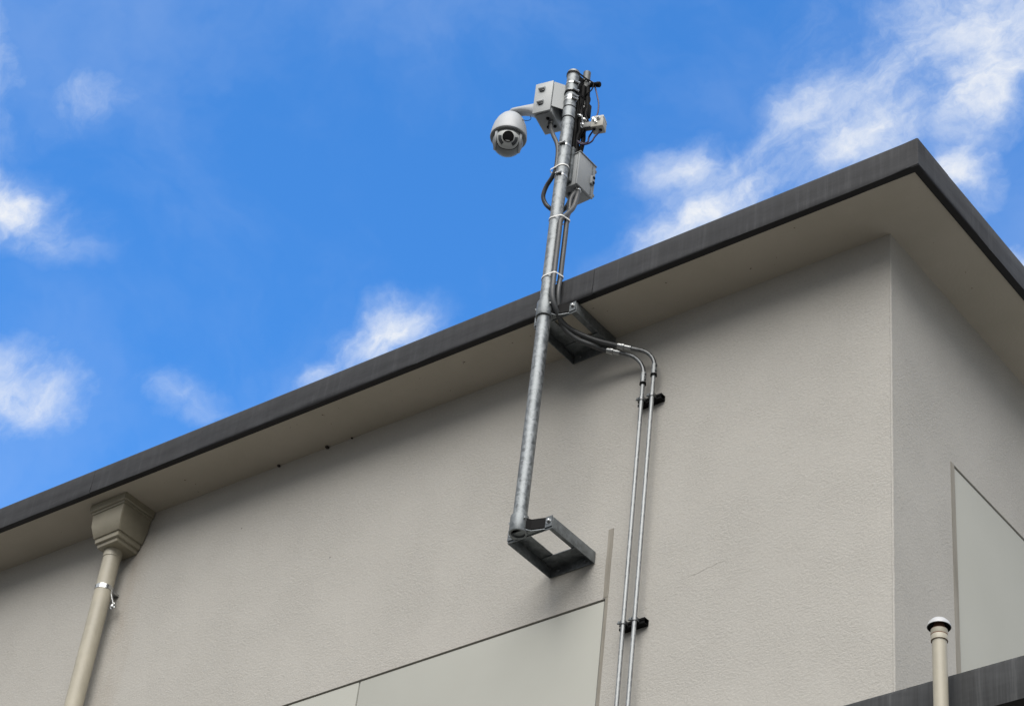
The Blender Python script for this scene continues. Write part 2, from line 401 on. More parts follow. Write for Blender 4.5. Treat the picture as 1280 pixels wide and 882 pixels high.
# sealed movement joints that run on above the panels
def strip(name, pts, off, ax):
    bm = bmesh.new(); n = len(pts); L = []
    for c, z, wd in pts:
        if ax == 'x': a, b = Vector((c-wd/2, 0, z)), Vector((c+wd/2, 0, z)); o_ = Vector((0, -off, 0))
        else: a, b = Vector((0, c-wd/2, z)), Vector((0, c+wd/2, z)); o_ = Vector((off, 0, 0))
        L.append([bm.verts.new(q) for q in (a-o_*.5, a+o_, b+o_, b-o_*.5)])
    for A, C_ in zip(L, L[1:]):
        for k in range(3): bm.faces.new((A[k], A[k+1], C_[k+1], C_[k]))
    return link(name, bm, M_reveal, B, smooth=False)
rg = random.Random(3)
strip("movement_joint", [(-1.338+.012+rg.uniform(-.001, .001), z, wd+rg.uniform(-.0015, .0015)) for z, wd in ((6.792, .026), (6.74, .0255), (6.68, .0265), (6.62, .025), (6.56, .0265), (6.50, .025), (6.455, .024))], .0022, 'x')
strip("movement_joint", [(-1.3195, 6.455, .014), (-1.3195, 5.9, .0155), (-1.3195, 1.4, .0155)], .0012, 'x')
strip("movement_joint", [(.464+.005, 6.94, .03), (.464+.005, 6.4, .034), (.464+.005, 1.4, .034)], .0012, 'y')
# a raised trowel line left in the render
a, b = at(832, 734, 0), at(925, 691, 0); rg = random.Random(5)
bm = bmesh.new(); tube(bm, [a.lerp(b, k/14)+Vector((0, .002, rg.uniform(-.003, .003))) for k in range(15)], [.0014+.0018*math.sin(math.pi*k/14) for k in range(15)], 6)
link("render_ridge", bm, M_stucco, B)
# soffit
xe, ye = OV, -OV
bm = bmesh.new()
def sof(p, dz=0): return (p[0], p[1], zs(max(min(p[0], 9), XL))+dz)
for P4 in (((XL, ye), (0, ye), (0, 0), (XL, 0)), ((0, ye), (xe, ye), (xe, 0), (0, 0)), ((0, 0), (xe, 0), (xe, YB), (0, YB))):
    quad(bm, *[sof(p) if p[0] <= 0 else (p[0], p[1], zs(0)-.004*0) for p in P4])
bmesh.ops.remove_doubles(bm, verts=bm.verts[:], dist=1e-5)
link("soffit", bm, M_soffit, B, smooth=False)
# coping: jointed lengths of folded metal, underside lip coloured darker for its shade
FH = .151
def coping(p0, p1, out, nseg, seed):
    """p0-p1: line of the outer bottom edge; out: outward direction"""
    rg = random.Random(seed); bm = bmesh.new(); out = Vector(out); rows = []
    prof = [(-LIP, .001), (-.003, -.001), (.0, .002), (.0, .012), (-.001, .03), (-.0015, FH*.5), (0, FH-.012), (-.004, FH), (-.25, FH-.004)]
    L = (Vector(p1)-Vector(p0)).length
    for i in range(nseg+1):
        t = i/nseg; c = Vector(p0).lerp(Vector(p1), t); wob = [0]*len(prof)
        s_ = noise.noise(Vector((t*L*1.7, seed*3.1, 0)))*.009+noise.noise(Vector((t*L*6, seed, 4)))*.0035
        ring = []
        for j, (o_, z) in enumerate(prof):
            dz = s_ if j in (2, 3) else (s_*.4 if j == 4 else 0); do = abs(s_)*.6 if j in (3, 4) else 0
            ring.append(bm.verts.new(c+out*(o_+do)+Vector((0, 0, z+dz))))
        rows.append(ring)
    for A, C_ in zip(rows, rows[1:]):
        for k in range(len(prof)-1):
            f_ = bm.faces.new((A[k], A[k+1], C_[k+1], C_[k])); f_.material_index = 1 if k < 2 else 0
    bm.faces.new(rows[0]); bm.faces.new(rows[-1][::-1])
    return link("coping", bm, [M_fascia, M_lip_shade], B)
YF, XF = -OV-LIP, OV+LIP
cuts = [XL-.3, -7.35, -4.55, -1.31, XF-.0]
for i, (a, b) in enumerate(zip(cuts, cuts[1:])):
    coping((a+.0012, YF, zs(a)), (b-.0012, YF, zs(b)), (0, -1, 0), max(8, int((b-a)*14)), 11+i)
zc = zs(XF)
cuts = [YF, 2.4, 5.4, YB+.3]
for i, (a, b) in enumerate(zip(cuts, cuts[1:])):
    coping((XF, a+.0012, zc), (XF, b-.0012, zc), (1, 0, 0), max(8, int((b-a)*14)), 31+i)
# folded corner cover and joint straps
bm = bmesh.new(); cz = zs(XF)
e_ = .0012; ca = XF-.055; cb = YF+.055; za, zb_ = zs(ca), zs(XF); ch = FH-.013
quad(bm, (ca, YF-e_, za+.004), (XF+e_, YF-e_, zb_+.004), (XF+e_, YF-e_, zb_+ch), (ca, YF-e_, za+ch))
quad(bm, (XF+e_, YF-e_, zb_+.004), (XF+e_, cb, zb_+.004), (XF+e_, cb, zb_+ch), (XF+e_, YF-e_, zb_+ch))
bmesh.ops.remove_doubles(bm, verts=bm.verts[:], dist=1e-5)
link("coping_corner", bm, M_fascia, B, smooth=False)
# roof sheet
bm = bmesh.new(); quad(bm, (XL-.1, YF+.1, zs(XL)+FH+.004), (XF-.1, YF+.1, zs(0)+FH+.004), (XF-.1, YB, zs(0)+FH+.004), (XL-.1, YB, zs(XL)+FH+.004)); link("roof", bm, M_roof, B, smooth=False)
# little mud nests in the angle under the eaves
for (u, v, s_) in ((407, 558, .011), (346, 581, .009), (436, 552, .006)):
    p = at(u, v, -.02); bm = bmesh.new(); bmesh.ops.create_icosphere(bm, subdivisions=2, radius=s_)
    for q in bm.verts: q.co *= 1+.35*noise.noise(q.co*90); q.co.z *= .7
    link("mud_nest", bm, M_nest, B, loc=(p.x, -s_*.9, zs(p.x)-s_*.55))

# ------------------------------------------------------------------ lower wing at bottom right
LW = thing("lower_wing", "low flat-roofed wing with streaked dark roof edge in front of the stucco corner", "building", (0, -.6, 0))
LZ, LH, LY = 5.078, .152, -.6
def wing_coping(x0, x1, seed):
    rg = random.Random(seed); bm = bmesh.new(); rows = []; n = int((x1-x0)*16)
    prof = [(.05, .002), (.003, 0), (0, .003), (-.0012, .03), (0, LH-.012), (.004, LH), (.1, LH+.004)]
    for i in range(n+1):
        x = x0+(x1-x0)*i/n; s_ = noise.noise(Vector((x*2.3, seed, 0)))*.004
        rows.append([bm.verts.new((x, LY+o_-(abs(s_) if j in (2, 3) else 0)+.6, LZ+z+(s_ if j == 2 else 0))) for j, (o_, z) in enumerate(prof)])
    for A, C_ in zip(rows, rows[1:]):
        for k in range(len(prof)-1): bm.faces.new((A[k], A[k+1], C_[k+1], C_[k])).material_index = 1 if k < 2 else 0
    bm.faces.new(rows[0]); bm.faces.new(rows[-1][::-1]); return link("coping", bm, [M_lowfascia, M_lip_shade], LW)
for i, (a, b) in enumerate(((-.9, .176), (.178, 2.7), (2.702, 5.2), (5.202, 8.0))): wing_coping(a, b, 50+i)
bm = bmesh.new(); box(bm, (3.55, .30, LZ+.08), (8.88, .58, .14)); box(bm, (4.03, 4.6, LZ+.08), (7.94, 8.0, .14)); link("roof", bm, M_roof, LW, smooth=False)
bm = bmesh.new(); box(bm, (4.0, .47, LZ/2), (7.9, .24, LZ)); link("wall", bm, M_stucco_side, LW, smooth=False)

# ------------------------------------------------------------------ mast
PX, PY, PRAD = -1.543, -.333, .0300
mast = thing("mast", "tall galvanised steel pole standing proud of the dark roof edge", "pole", (PX, PY, 6.65))
def rel(o, parent): o.matrix_parent_inverse = Matrix.Translation(-parent.location); return o
def child(o, par):
    o.parent = par; root = par
    off = Vector(); q = par
    while q is not None: off = off+q.location if q.type == 'EMPTY' else off; q = q.parent
    o.matrix_parent_inverse = Matrix.Translation(-off) if par.type == 'EMPTY' else Matrix.Identity(4)
    return o
bm = bmesh.new(); lathe(bm, [(.024, 6.655), (PRAD, 6.655), (PRAD, 9.352), (.026, 9.352), (.026, 9.2), (0, 9.2)], 40); link("pole", bm, M_galv, None, loc=(PX, PY, 0))
child(bpy.data.objects["pole"], mast)
def M_(name, bm, M, par=mast, **k):
    return child(link(name, bm, M, None, **k), par)
bm = bmesh.new(); band(bm, (PX, PY, 9.333), (0, 0, 1), PRAD, PRAD+.0022, .016); M_("rim_band", bm, M_whitecap)
for z in (9.10, 9.03):
    bm = bmesh.new(); band(bm, (PX, PY, z), (0, 0, 1), PRAD-.001, PRAD+.0016, .007); M_("rubber_band", bm, M_black)
bm = bmesh.new(); lathe(bm, [(PRAD, 9.03), (PRAD+.0009, 9.031), (PRAD+.0009, 9.1), (PRAD, 9.101)], 40, Matrix.Translation((PX, PY, 0))); M_("sleeve", bm, M_galv)
def hose_clamp(z, par, w_=.012, tilt=(0, 0, 1), screw=(.5, -.85), rad=PRAD, c=(PX, PY)):
    bm = bmesh.new(); band(bm, (c[0], c[1], z), tilt, rad, rad+.0018, w_)
    s_ = Vector((screw[0], screw[1], 0)).normalized(); t_ = Vector((-s_.y, s_.x, 0)); cc_ = Vector((c[0], c[1], z))+s_*(rad+.006)
    lathe(bm, [(0, -.013), (.0055, -.013), (.0055, .011), (.0075, .012), (.0075, .018), (0, .018)], 12, frame(cc_, t_))
    return M_("hose_clamp", bm, M_clamp, par)

# wall brackets carrying the mast
def bracket(zb, zt, label):
    xc, hw, yf = -1.5135, .1165, -.292
    b = thing("wall_bracket", label, "bracket", (xc, 0, zb), "steel frames bolting the pole to the wall")
    t_ = .0045
    def bar(c, s_): return M_("side_bar", (lambda bm: (box(bm, c, s_, None, .0012), bm)[1])(bmesh.new()), M_bracket, b)
    h = zt-zb; zm = (zb+zt)/2; fl = .064; flr = .078
    # four lengths of steel angle: upright leg outside, flat leg on top turned inwards
    for sx in (-1, 1):
        bm = bmesh.new(); x = xc+sx*hw
        box(bm, (x-sx*t_/2, yf/2-.001, zm), (t_, -yf-.004, h), None, .001); box(bm, (x-sx*(fl/2+t_), yf/2, zt-t_/2), (fl, -yf-2*t_-.002, t_), None, .001)
        M_("side_bar", bm, M_bracket, b)
    bm = bmesh.new(); box(bm, (xc, yf+t_/2-.001, zm), (2*hw-.001, t_, h-.001), None, .001); M_("front_bar", bm, M_bracket, b)
    bm = bmesh.new(); box(bm, (xc, -t_/2-.001, zm), (2*hw-2*t_-.002, t_, h-.002), None, .001); box(bm, (xc, -t_-flr/2, zt-t_*1.5-.001), (2*hw-2*t_-.004, flr, t_), None, .001); M_("rear_bar", bm, M_bracket, b)
    # lag bolts through the rear bar
    for sx in (-1, 1):
        bm = bmesh.new(); hexbolt(bm, Vector((xc+sx*.07, -t_-.002, zm-.006)), (0, -1, 0), .007); M_("anchor_bolt", bm, M_bracket, b)
    # clamp saddle: folded strap from ear to ear, with the socket welded into it
    zc_ = zb+.036; hh = .052
    path = [(-hw+.002, 0), (-hw+.036, 0), (-.052, -.018), (-.036, -.040), (.036, -.040), (.052, -.018), (hw-.036, 0), (hw-.002, 0)]
    px = PX-xc
    def strap(pts, name, M, h_):
        bm = bmesh.new(); R4 = []
        for x, y in pts:
            X = xc+x+px*(1 if abs(x) < .06 else 0)
            R4.append([bm.verts.new((X, yf-.0025+y-dy, zc_+dz)) for dy, dz in ((0, -h_/2), (.004, -h_/2), (.004, h_/2), (0, h_/2))])
        for A, C_ in zip(R4, R4[1:]):
            for k in range(4): bm.faces.new((A[k], A[(k+1) % 4], C_[(k+1) % 4], C_[k]))
        bm.faces.new(R4[0]); bm.faces.new(R4[-1][::-1]); M_(name, bm, M, b, smooth=False)
    strap(path[:2], "saddle_ear", M_bracket, hh); strap(path[6:], "saddle_ear", M_bracket, hh); strap(path[1:7], "saddle_strap", M_black, hh-.003)  # sloped strap coloured black to stand for the shaded gap beside the socket
    bm = bmesh.new(); V = [bm.verts.new((xc+x+px*(1 if abs(x) < .06 else 0), yf-.004+y, zb+.004)) for x, y in path[1:-1]]
    f_ = bm.faces.new(V); ex = bmesh.ops.extrude_face_region(bm, geom=[f_]); bmesh.ops.translate(bm, vec=(0, 0, .004), verts=[g for g in ex['geom'] if isinstance(g, bmesh.types.BMVert)])
    M_("gusset_plate", bm, M_bracket, b, smooth=False)
    z0, z1 = zb-.004, zb+.078
    bm = bmesh.new(); lathe(bm, [(PRAD, z0), (PRAD+.0078, z0), (PRAD+.0085, z0+.002), (PRAD+.0085, z1-.002), (PRAD+.0078, z1), (PRAD, z1), (PRAD, z0)], 40, Matrix.Translation((PX, PY, 0)))
    M_("socket", bm, M_bracket, b)
    for sx in (-1, 1):
        bm = bmesh.new(); hexbolt(bm, Vector((xc+sx*(hw-.020), yf-.0065, zc_+.002)), (0, -1, 0), .0085, .009); M_("ear_bolt", bm, M_clamp, b)
    for ang in (-165, -20):
        n_ = Vector((math.cos(math.radians(ang)), math.sin(math.radians(ang)), 0)); bm = bmesh.new()
        hexbolt(bm, Vector((PX, PY, zb+.055))+n_*(PRAD+.004), n_, .0055, .012); M_("set_screw", bm, M_shiny, b)
    return b
b1 = bracket(6.643, 6.699, "lower galvanised steel frame holding the foot of the pole off the stucco wall")
bm = bmesh.new(); lathe(bm, [(0, 6.668), (.0242, 6.668)], 24, Matrix.Translation((PX, PY, 0))); lathe(bm, [(.0242, 6.668), (.0242, 6.655)], 24, Matrix.Translation((PX, PY, 0))); M_("foot_plug", bm, M_bracket)
bm = bmesh.new(); lathe(bm, [(0, 6.662), (.011, 6.662), (.011, 6.668), (0, 6.668)], 16, Matrix.Translation((PX, PY, 0))); M_("drain_hole", bm, M_black)  # solid black disc standing for the shade inside the hole
b2 = bracket(7.796, 7.852, "upper steel frame in shadow tucked under the eaves behind the pole")

# ------------------------------------------------------------------ steel conduits on the wall
RC = .0092
def at_xy(u, v, y): p = at(u, v, y); return p
xl, xr, yc = -1.1885, -1.1335, -.047
ends = []
for nm, xx, ztop, (ue, ve), lab in (("steel_conduit", xl, 7.505, (764.5, 438.8), "thin galvanised conduit nearer the pole bending off the wall below the eaves"), ("steel_conduit", xr, 7.530, (778, 433), "thin galvanised conduit farther from the pole bending off the wall below the eaves")):
    c = thing(nm, lab, "conduit", (xx, yc, 3.0), "pair of steel conduits climbing the wall")
    M_("pipe", (lambda bm: (tube(bm, [(xx, yc, 3.0), (xx, yc, ztop)], RC, 18), bm)[1])(bmesh.new()), M_emt, c)
    E = at(ue, ve, -.105); top = Vector((xx, yc, ztop+.02)); hd = Vector((E.x-xx, E.y-yc, 0)); L = hd.length; hd.normalize(); H_ = E.z-top.z
    P = [Vector((xx, yc, ztop-.02)), top]
    Rb = max(.05, (H_-.364*L)/.701); tail = (L-.658*Rb)/.94          # bends 70 degrees, then a short straight tail
    for k in range(1, 9):
        a = math.radians(70)*k/8; P.append(top+hd*(Rb*(1-math.cos(a)))+Vector((0, 0, Rb*math.sin(a))))
    P.append(P[-1].lerp(E, .5))
    P.append(E)
    bm = bmesh.new(); tube(bm, catmull(P, 4), RC, 18); M_("elbow", bm, M_elbow, c)
    bm = bmesh.new(); lathe(bm, [(RC, -.03), (RC+.0035, -.029), (RC+.0035, .028), (RC, .029)], 20, Matrix.Translation((xx, yc, ztop))); M_("coupling", bm, M_emt, c)
    bm = bmesh.new()
    band(bm, (xx, yc, ztop-.031), (0, 0, 1), RC, RC+.0055, .009, 20); M_("coupling_ring", bm, M_black, c)
    for dz in (-.015, .015):
        bm = bmesh.new(); hexbolt(bm, Vector((xx+.012, yc-.004, ztop+dz)), (.9, -.4, 0), .003, .005); M_("set_screw", bm, M_elbow, c)
    ax = (P[-1]-P[-3]).normalized()
    ends.append((E, ax, c))
    bm = bmesh.new(); Mx = frame(E, ax)
    lathe(bm, [(RC, -.045), (RC+.004, -.044), (RC+.004, -.012), (RC+.008, -.011), (RC+.008, 0), (RC+.0055, .002), (RC+.0055, .02), (RC+.002, .022)], 20, Mx); M_("flex_connector", bm, M_clamp, c)
# strut channels with clamps that hold the pair
for zz, lab in ((7.388, "upper black strut clamp holding both conduits under their couplings"), (6.262, "lower black strut clamp holding both conduits beside the smooth panel")):
    s = thing("strut_clamp", lab, "clamp", (-1.15, 0, zz), "black strut clamps on the conduits")
    bm = bmesh.new(); xa, xb = -1.222, -1.098; d_, hh, tt = .027, .027, .003
    box(bm, ((xa+xb)/2, -tt/2-.001, zz), (xb-xa, tt, hh))
    for sz in (-1, 1):
        box(bm, ((xa+xb)/2, -d_/2-tt/2-.002, zz+sz*(hh/2-tt/2)), (xb-xa-.001, d_-tt, tt)); box(bm, ((xa+xb)/2, -d_-.001, zz+sz*(hh/2-.006)), (xb-xa-.002, tt, .0095))
    M_("channel", bm, M_black, s, smooth=False)
    for xx in (xl, xr):
        bm = bmesh.new(); hull_band(bm, [(xx, yc, RC), (xx, yc+.012, RC*.9)], zz+.002, .0022, .016); M_("pipe_clamp", bm, M_elbow, s)
        bm = bmesh.new(); box(bm, (xx-.014, yc-.006, zz+.002), (.008, .014, .012), None, .001); hexbolt(bm, Vector((xx-.018, yc-.006, zz+.002)), (-1, -.2, 0), .0035, .006); M_("clamp_screw", bm, M_bracket, s)

# ------------------------------------------------------------------ flexible conduits
RF = .0118
def flex(label, P, rad=RF, group="grey flexible conduits along the pole", n=8, M=None, name="flexible_conduit", cat="conduit"):
    bm = bmesh.new(); tube(bm, catmull(P, n), rad, 16); o = link(name, bm, M or M_flex); return tag(o, label, cat, group)
EA, EB = ends[1], ends[0]
xA, yA = PX+.040, PY-.0134
xB, yB = PX+.048, PY+.0215
def zp(v): return at(690, v, PY).z
A = [EA[0]+EA[1]*.012, EA[0]+EA[1]*.05, at(742, 424.3, -.165), at(717, 413.5, -.225), at(702.5, 402, -.275), at(694.5, 386, -.325), at(690.5, 368, -.352), (xA+.002, yA-.002, 8.03), (xA, yA, 8.15), (xA, yA, 8.28), (xA, yA, 8.34), at(704, 272, -.337), at(710.5, 266, -.308), at(716.5, 259.5, -.280), at(720.8, 248, -.256), at(722.2, 240.5, -.247), at(722.3, 237, -.246)]
flex("front flexible grey conduit sweeping from the far steel conduit up to the lower box", A)
Bp = [EB[0]+EB[1]*.012, EB[0]+EB[1]*.05, at(740, 431.5, -.16), at(721, 423.5, -.205), at(706, 411, -.25), at(699, 394, -.29), at(697.5, 368, -.32), (xB, yB, 8.03), (xB, yB, 8.15), (xB, yB, 8.30), (xB-.004, yB+.004, 8.40), (xB-.02, yB+.03, 8.46), (PX+.02, PY+.062, 8.55), (PX+.03, PY+.085, 8.62)]
flex("rear flexible grey conduit lying behind its twin along the pole", Bp)
Lp = [at(688.5, 155, -.345), at(689, 162, -.345), at(692, 170, -.350), at(696, 179, -.352), at(697.3, 188, -.352), at(696.5, 200, -.352), at(694.5, 212, -.352), at(690, 222, -.345), at(683, 233, -.335), at(679, 245, -.325), at(681.5, 254, -.31), at(687, 260, -.295), at(694, 264, -.27), at(703, 263.5, -.262), at(709, 257, -.262), at(712.5, 249, -.25), at(713, 243, -.235)]
flex("loose looping flexible conduit hanging left of the pole from the dome camera box", Lp, .0105)

# nylon ties and steel bands round the pole
def tie(z, pts, tilt, label, M=M_tie, h=.007, head=None):
    bm = bmesh.new(); hull_band(bm, pts, z, .0018, h, tilt)
    t_ = tag(link("cable_tie", bm, M), label, "cable tie", "ties round the pole"); return t_
P0 = (PX, PY, PRAD)
tie(8.02, [P0, (xA, yA, RF), (xB, yB, RF)], (.1, 0), "white nylon tie around pole and conduits just at the roof edge")
tie(8.372, [P0, (xA, yA, RF), (xB, yB, RF)], (-.1, 0), "white nylon tie around pole and conduits below the lower box")
lp = at(696.5, 200, -.352); lz = lp.z
tie(8.70, [P0, (PX-.036, PY-.022, .0105)], (.22, 0), "slanting white nylon tie holding the loose loop to the pole")

# ------------------------------------------------------------------ dome camera on its box
TH = math.radians(14); ux = Vector((math.cos(TH), math.sin(TH), 0)); uy = Vector((-math.sin(TH), math.cos(TH), 0)); uz = Vector((0, 0, 1))
bw, bd, bh = .092, .150, .200
FR = at(688, 137.2, -.405)                                             # front right bottom corner of the box
BM = Matrix(((ux.x, uy.x, 0, FR.x-ux.x*bw), (ux.y, uy.y, 0, FR.y-ux.y*bw), (0, 0, 1, FR.z), (0, 0, 0, 1)))   # origin at front left bottom corner
JB = thing("junction_box", "light grey hinged box beside the pole top carrying the dome camera arm", "box", BM @ Vector((bw/2, bd/2, 0)))
bm = bmesh.new(); box(bm, (bw/2, bd/2+.006, bh/2), (bw, bd-.012, bh), BM, .004); M_("body", bm, M_boxgrey, JB)
bm = bmesh.new(); box(bm, (bw/2-.002, .0015, bh/2), (bw+.001, .010, bh+.001), BM, .003); M_("door", bm, M_boxgrey, JB)
for zz in (.055, .145):
    bm = bmesh.new(); lathe(bm, [(0, -.016), (.0075, -.016), (.0085, -.013), (.0085, .013), (.0075, .016), (0, .016)], 16, BM @ frame((.036, -.010, zz+.010), (1, 0, 0))); box(bm, (.036, -.004, zz+.016), (.034, .012, .016), BM, .003); M_("hinge", bm, M_boxgrey, JB)
    bm = bmesh.new(); box(bm, (.038, -.007, zz-.004), (.024, .009, .008), BM, .003); M_("hinge_slot_shade", bm, M_ir, JB)  # solid dark block standing for the shaded slot under the hinge knob
bm = bmesh.new()
box(bm, (bw/2, bd/2, -.0015), (bw*.82, bd*.84, .004), BM, .001); M_("gland_plate", bm, M_encl, JB)
for (x, y) in ((.060, .045), (.066, .078), (.072, .105), (.040, .10)):
    bm = bmesh.new(); lathe(bm, [(0, -.010), (.007, -.010), (.0085, -.008), (.0085, -.003)], 12, BM @ Matrix.Translation((x, y, 0))); M_("gland", bm, M_black, JB)
gp = at(688.5, 155, -.345); bm = bmesh.new(); lathe(bm, [(.0125, -.006), (.0145, -.004), (.0145, .012), (.012, .014)], 16, Matrix.Translation(gp)); M_("gland", bm, M_flex, JB)
# pole-mount bracket folded back from the box to the pole
th2 = math.radians(57); v2 = Vector((math.cos(th2), math.sin(th2), 0)); p0 = BM @ Vector((bw+.001, .004, 0))
bm = bmesh.new(); zz0, zz1 = FR.z+.032, FR.z+.196
Vb = []
for (o_, off) in ((0, 0), (.115, 0), (.115, .003), (0, .003)):
    q = p0+v2*o_+Vector((-v2.y, v2.x, 0))*off; Vb.append(q)
f_ = bm.faces.new([bm.verts.new((q.x, q.y, zz0)) for q in Vb]); ex = bmesh.ops.extrude_face_region(bm, geom=[f_]); bmesh.ops.translate(bm, vec=(0, 0, zz1-zz0), verts=[g for g in ex['geom'] if isinstance(g, bmesh.types.BMVert)])
M_("mount_plate", bm, M_boxgrey, JB, smooth=False)
q1 = BM @ Vector((bw+.001, bd-.02, 0)); bm = bmesh.new(); w1 = p0+v2*.112
quad(bm, (p0.x, p0.y, zz1-.004), (w1.x, w1.y, zz1-.004), (q1.x, q1.y, zz1-.004)) if False else bm.faces.new([bm.verts.new((q.x, q.y, zz1-.004)) for q in (p0, w1, q1)])
quad(bm, (w1.x, w1.y, zz0+.01), (q1.x, q1.y, zz0+.01), (q1.x, q1.y, zz1-.004), (w1.x, w1.y, zz1-.004))
M_("mount_web", bm, M_encl, JB, smooth=False)
for z, w_ in ((9.262, .009), (9.207, .009), (9.168, .011), (9.150, .013)): hose_clamp(z, JB, w_, (.06, .02, 1), (.95, -.35))

DC = thing("dome_camera", "white pan-tilt dome camera on a curved arm high on the pole", "camera", (0, 0, 0))
AR = BM @ Vector((0, .075, .085)); dirx = -(ux*.985+uy*.02).normalized()
NK = at(640, 141.5, AR.y-.040)
DC.location = NK
# arm: hollow gooseneck, tall at the box and slim at the nose
bm = bmesh.new(); secs = []
for k in range(15):
    t = k/14; c = AR.lerp(NK, t); w_ = .030-.004*t; top = AR.z+.052+(NK.z+.013-AR.z-.052)*t**.85
    bot = AR.z-.052+(NK.z-.012-AR.z+.052)*(1-(1-t)**2.4)
    if t > .93: w_ *= .8
    yv = uy
    pr = []
    for j in range(16):
        a = 2*math.pi*j/16; ca, sa = math.cos(a), math.sin(a)
        sx = math.copysign(abs(ca)**.6, ca); sz = math.copysign(abs(sa)**.6, sa)
        q = Vector((c.x, c.y, (top+bot)/2))+yv*(w_*sx)+uz*((top-bot)/2*sz); pr.append(bm.verts.new(q))
    secs.append(pr)
for A_, B_ in zip(secs, secs[1:]):
    for j in range(16): bm.faces.new((A_[j], A_[(j+1) % 16], B_[(j+1) % 16], B_[j]))
bm.faces.new(secs[0]); bm.faces.new(secs[-1][::-1]); M_("arm", bm, M_cam, DC)
bm = bmesh.new(); box(bm, (0, 0, 0), (.008, .078, .125), frame(AR+dirx*.004, (0, 0, 1), ux), .003); M_("arm_flange", bm, M_cam, DC)
# housing: neck, flared bell and rolled rim
T0 = Matrix.Translation(NK) @ Matrix.Diagonal((1, 1, 1.10, 1))
RR = .0885
bm = bmesh.new(); lathe(bm, [(0, .004), (.019, .004), (.019, -.006), (.025, -.010), (.034, -.018), (.052, -.034), (.068, -.058), (.079, -.086), (.0857, -.118), (RR, -.146), (RR+.001, -.152), (RR, -.158), (RR-.005, -.159), (RR-.007, -.152), (RR-.010, -.12), (0, -.115)], 56, T0); M_("housing", bm, M_cam, DC)
bm = bmesh.new(); lathe(bm, [(RR-.004, -.1585), (RR-.004, -.1615), (RR-.018, -.1615), (RR-.018, -.13)], 56, T0); M_("rim_shade_ring", bm, M_ball, DC)  # darker ring added for the shade on the underside of the rim
# turning head
BC = NK+Vector((0, 0, -.199)); RB = .0735
look = (CAM-BC).normalized(); look = (look+Vector((0, 0, .20))+RW.col[0]*-.02).normalized(); lx = Vector((-look.y, look.x, 0)).normalized(); MB = frame(BC, look, lx)
bm = bmesh.new(); bmesh.ops.create_uvsphere(bm, u_segments=48, v_segments=28, radius=RB); bmesh.ops.transform(bm, matrix=Matrix.Translation(BC), verts=bm.verts[:]); M_("head", bm, M_ball, DC)
for sx in (-1, 1):          # cheeks either side of the tilting ball
    bm = bmesh.new(); sec = []
    for k in range(13):
        a = math.radians(-105+k*17.5); r_ = RB+.003
        c = Vector((sx*.055, 0, 0)); ring = []
        for (dx, dr) in ((0, .0), (sx*.004, .002), (sx*.012, -.004), (sx*.012, -.02), (0, -.02)):
            rr_ = math.sqrt(max(1e-6, r_**2-.055**2))+dr; ring.append(bm.verts.new(BC+lx*(sx*.053+dx)+(Vector((look.x, look.y, 0)).normalized()*math.cos(a)+uz*math.sin(a))*rr_))
        sec.append(ring)
    for A_, B_ in zip(sec, sec[1:]):
        for j in range(5): bm.faces.new((A_[j], A_[(j+1) % 5], B_[(j+1) % 5], B_[j]))
    bm.faces.new(sec[0]); bm.faces.new(sec[-1][::-1]); M_("side_fork", bm, M_cam, DC)
# face plate: rounded shield wrapped on the ball
def on_ball(a, b, r_): # a right, b up, in metres on the ball seen from the front
    z = math.sqrt(max(1e-6, r_*r_-a*a-b*b)); return MB @ Vector((a, b, z))
upl = MB.to_3x3() @ Vector((0, 1, 0)); sgn = 1 if upl.z > 0 else -1
def shield(s_): return [(.052, .030), (.0515, -.004), (.044, -.024), (.028, -.038), (0, -.043), (-.028, -.038), (-.044, -.024), (-.0515, -.004), (-.052, .030), (-.028, .044), (0, .048), (.028, .044)]
def ball_patch(name, outline, r0, r1, M, rings=5, cx_=0, cy_=0):
    bm = bmesh.new(); loops = []
    for k in range(1, rings+1):
        q = k/rings; loops.append([bm.verts.new(on_ball(cx_+(a-cx_)*q, sgn*(cy_+(b-cy_)*q), r1)) for a, b in outline])
    cen = bm.verts.new(on_ball(cx_, sgn*cy_, r1)); n = len(outline)
    for j in range(n): bm.faces.new((cen, loops[0][j], loops[0][(j+1) % n]))
    for A_, B_ in zip(loops, loops[1:]):
        for j in range(n): bm.faces.new((A_[j], B_[j], B_[(j+1) % n], A_[(j+1) % n]))
    base = [bm.verts.new(on_ball(a, sgn*b, r0)) for a, b in outline]
    for j in range(n): bm.faces.new((loops[-1][j], base[j], base[(j+1) % n], loops[-1][(j+1) % n]))
    return M_(name, bm, M, DC)
def dense(o, k=4): return [tuple(v) for v in [p[:2] for p in catmull([(a, b, 0) for a, b in o+[o[0]]], k)][:-1]]
ball_patch("face_gap_shade", [(a*1.06, b*1.06) for a, b in dense(shield(1))], RB-.002, RB+.0012, M_black)  # black border standing for the shaded gap round the face plate
ball_patch("face_plate", dense(shield(1)), RB-.002, RB+.0035, M_face)
LC = on_ball(0, sgn*.016, RB+.0035); ln = (LC-BC).normalized()
bm = bmesh.new(); lathe(bm, [(.0275, -.006), (.0275, .002), (.026, .0035), (.0235, .0035), (.0225, .0)], 36, frame(LC, look)); M_("lens_ring", bm, M_black, DC)
bm = bmesh.new(); lathe(bm, [(.0235, .0005), (.016, .002), (0, .0035)], 36, frame(LC, look)); M_("lens", bm, M_lens, DC)
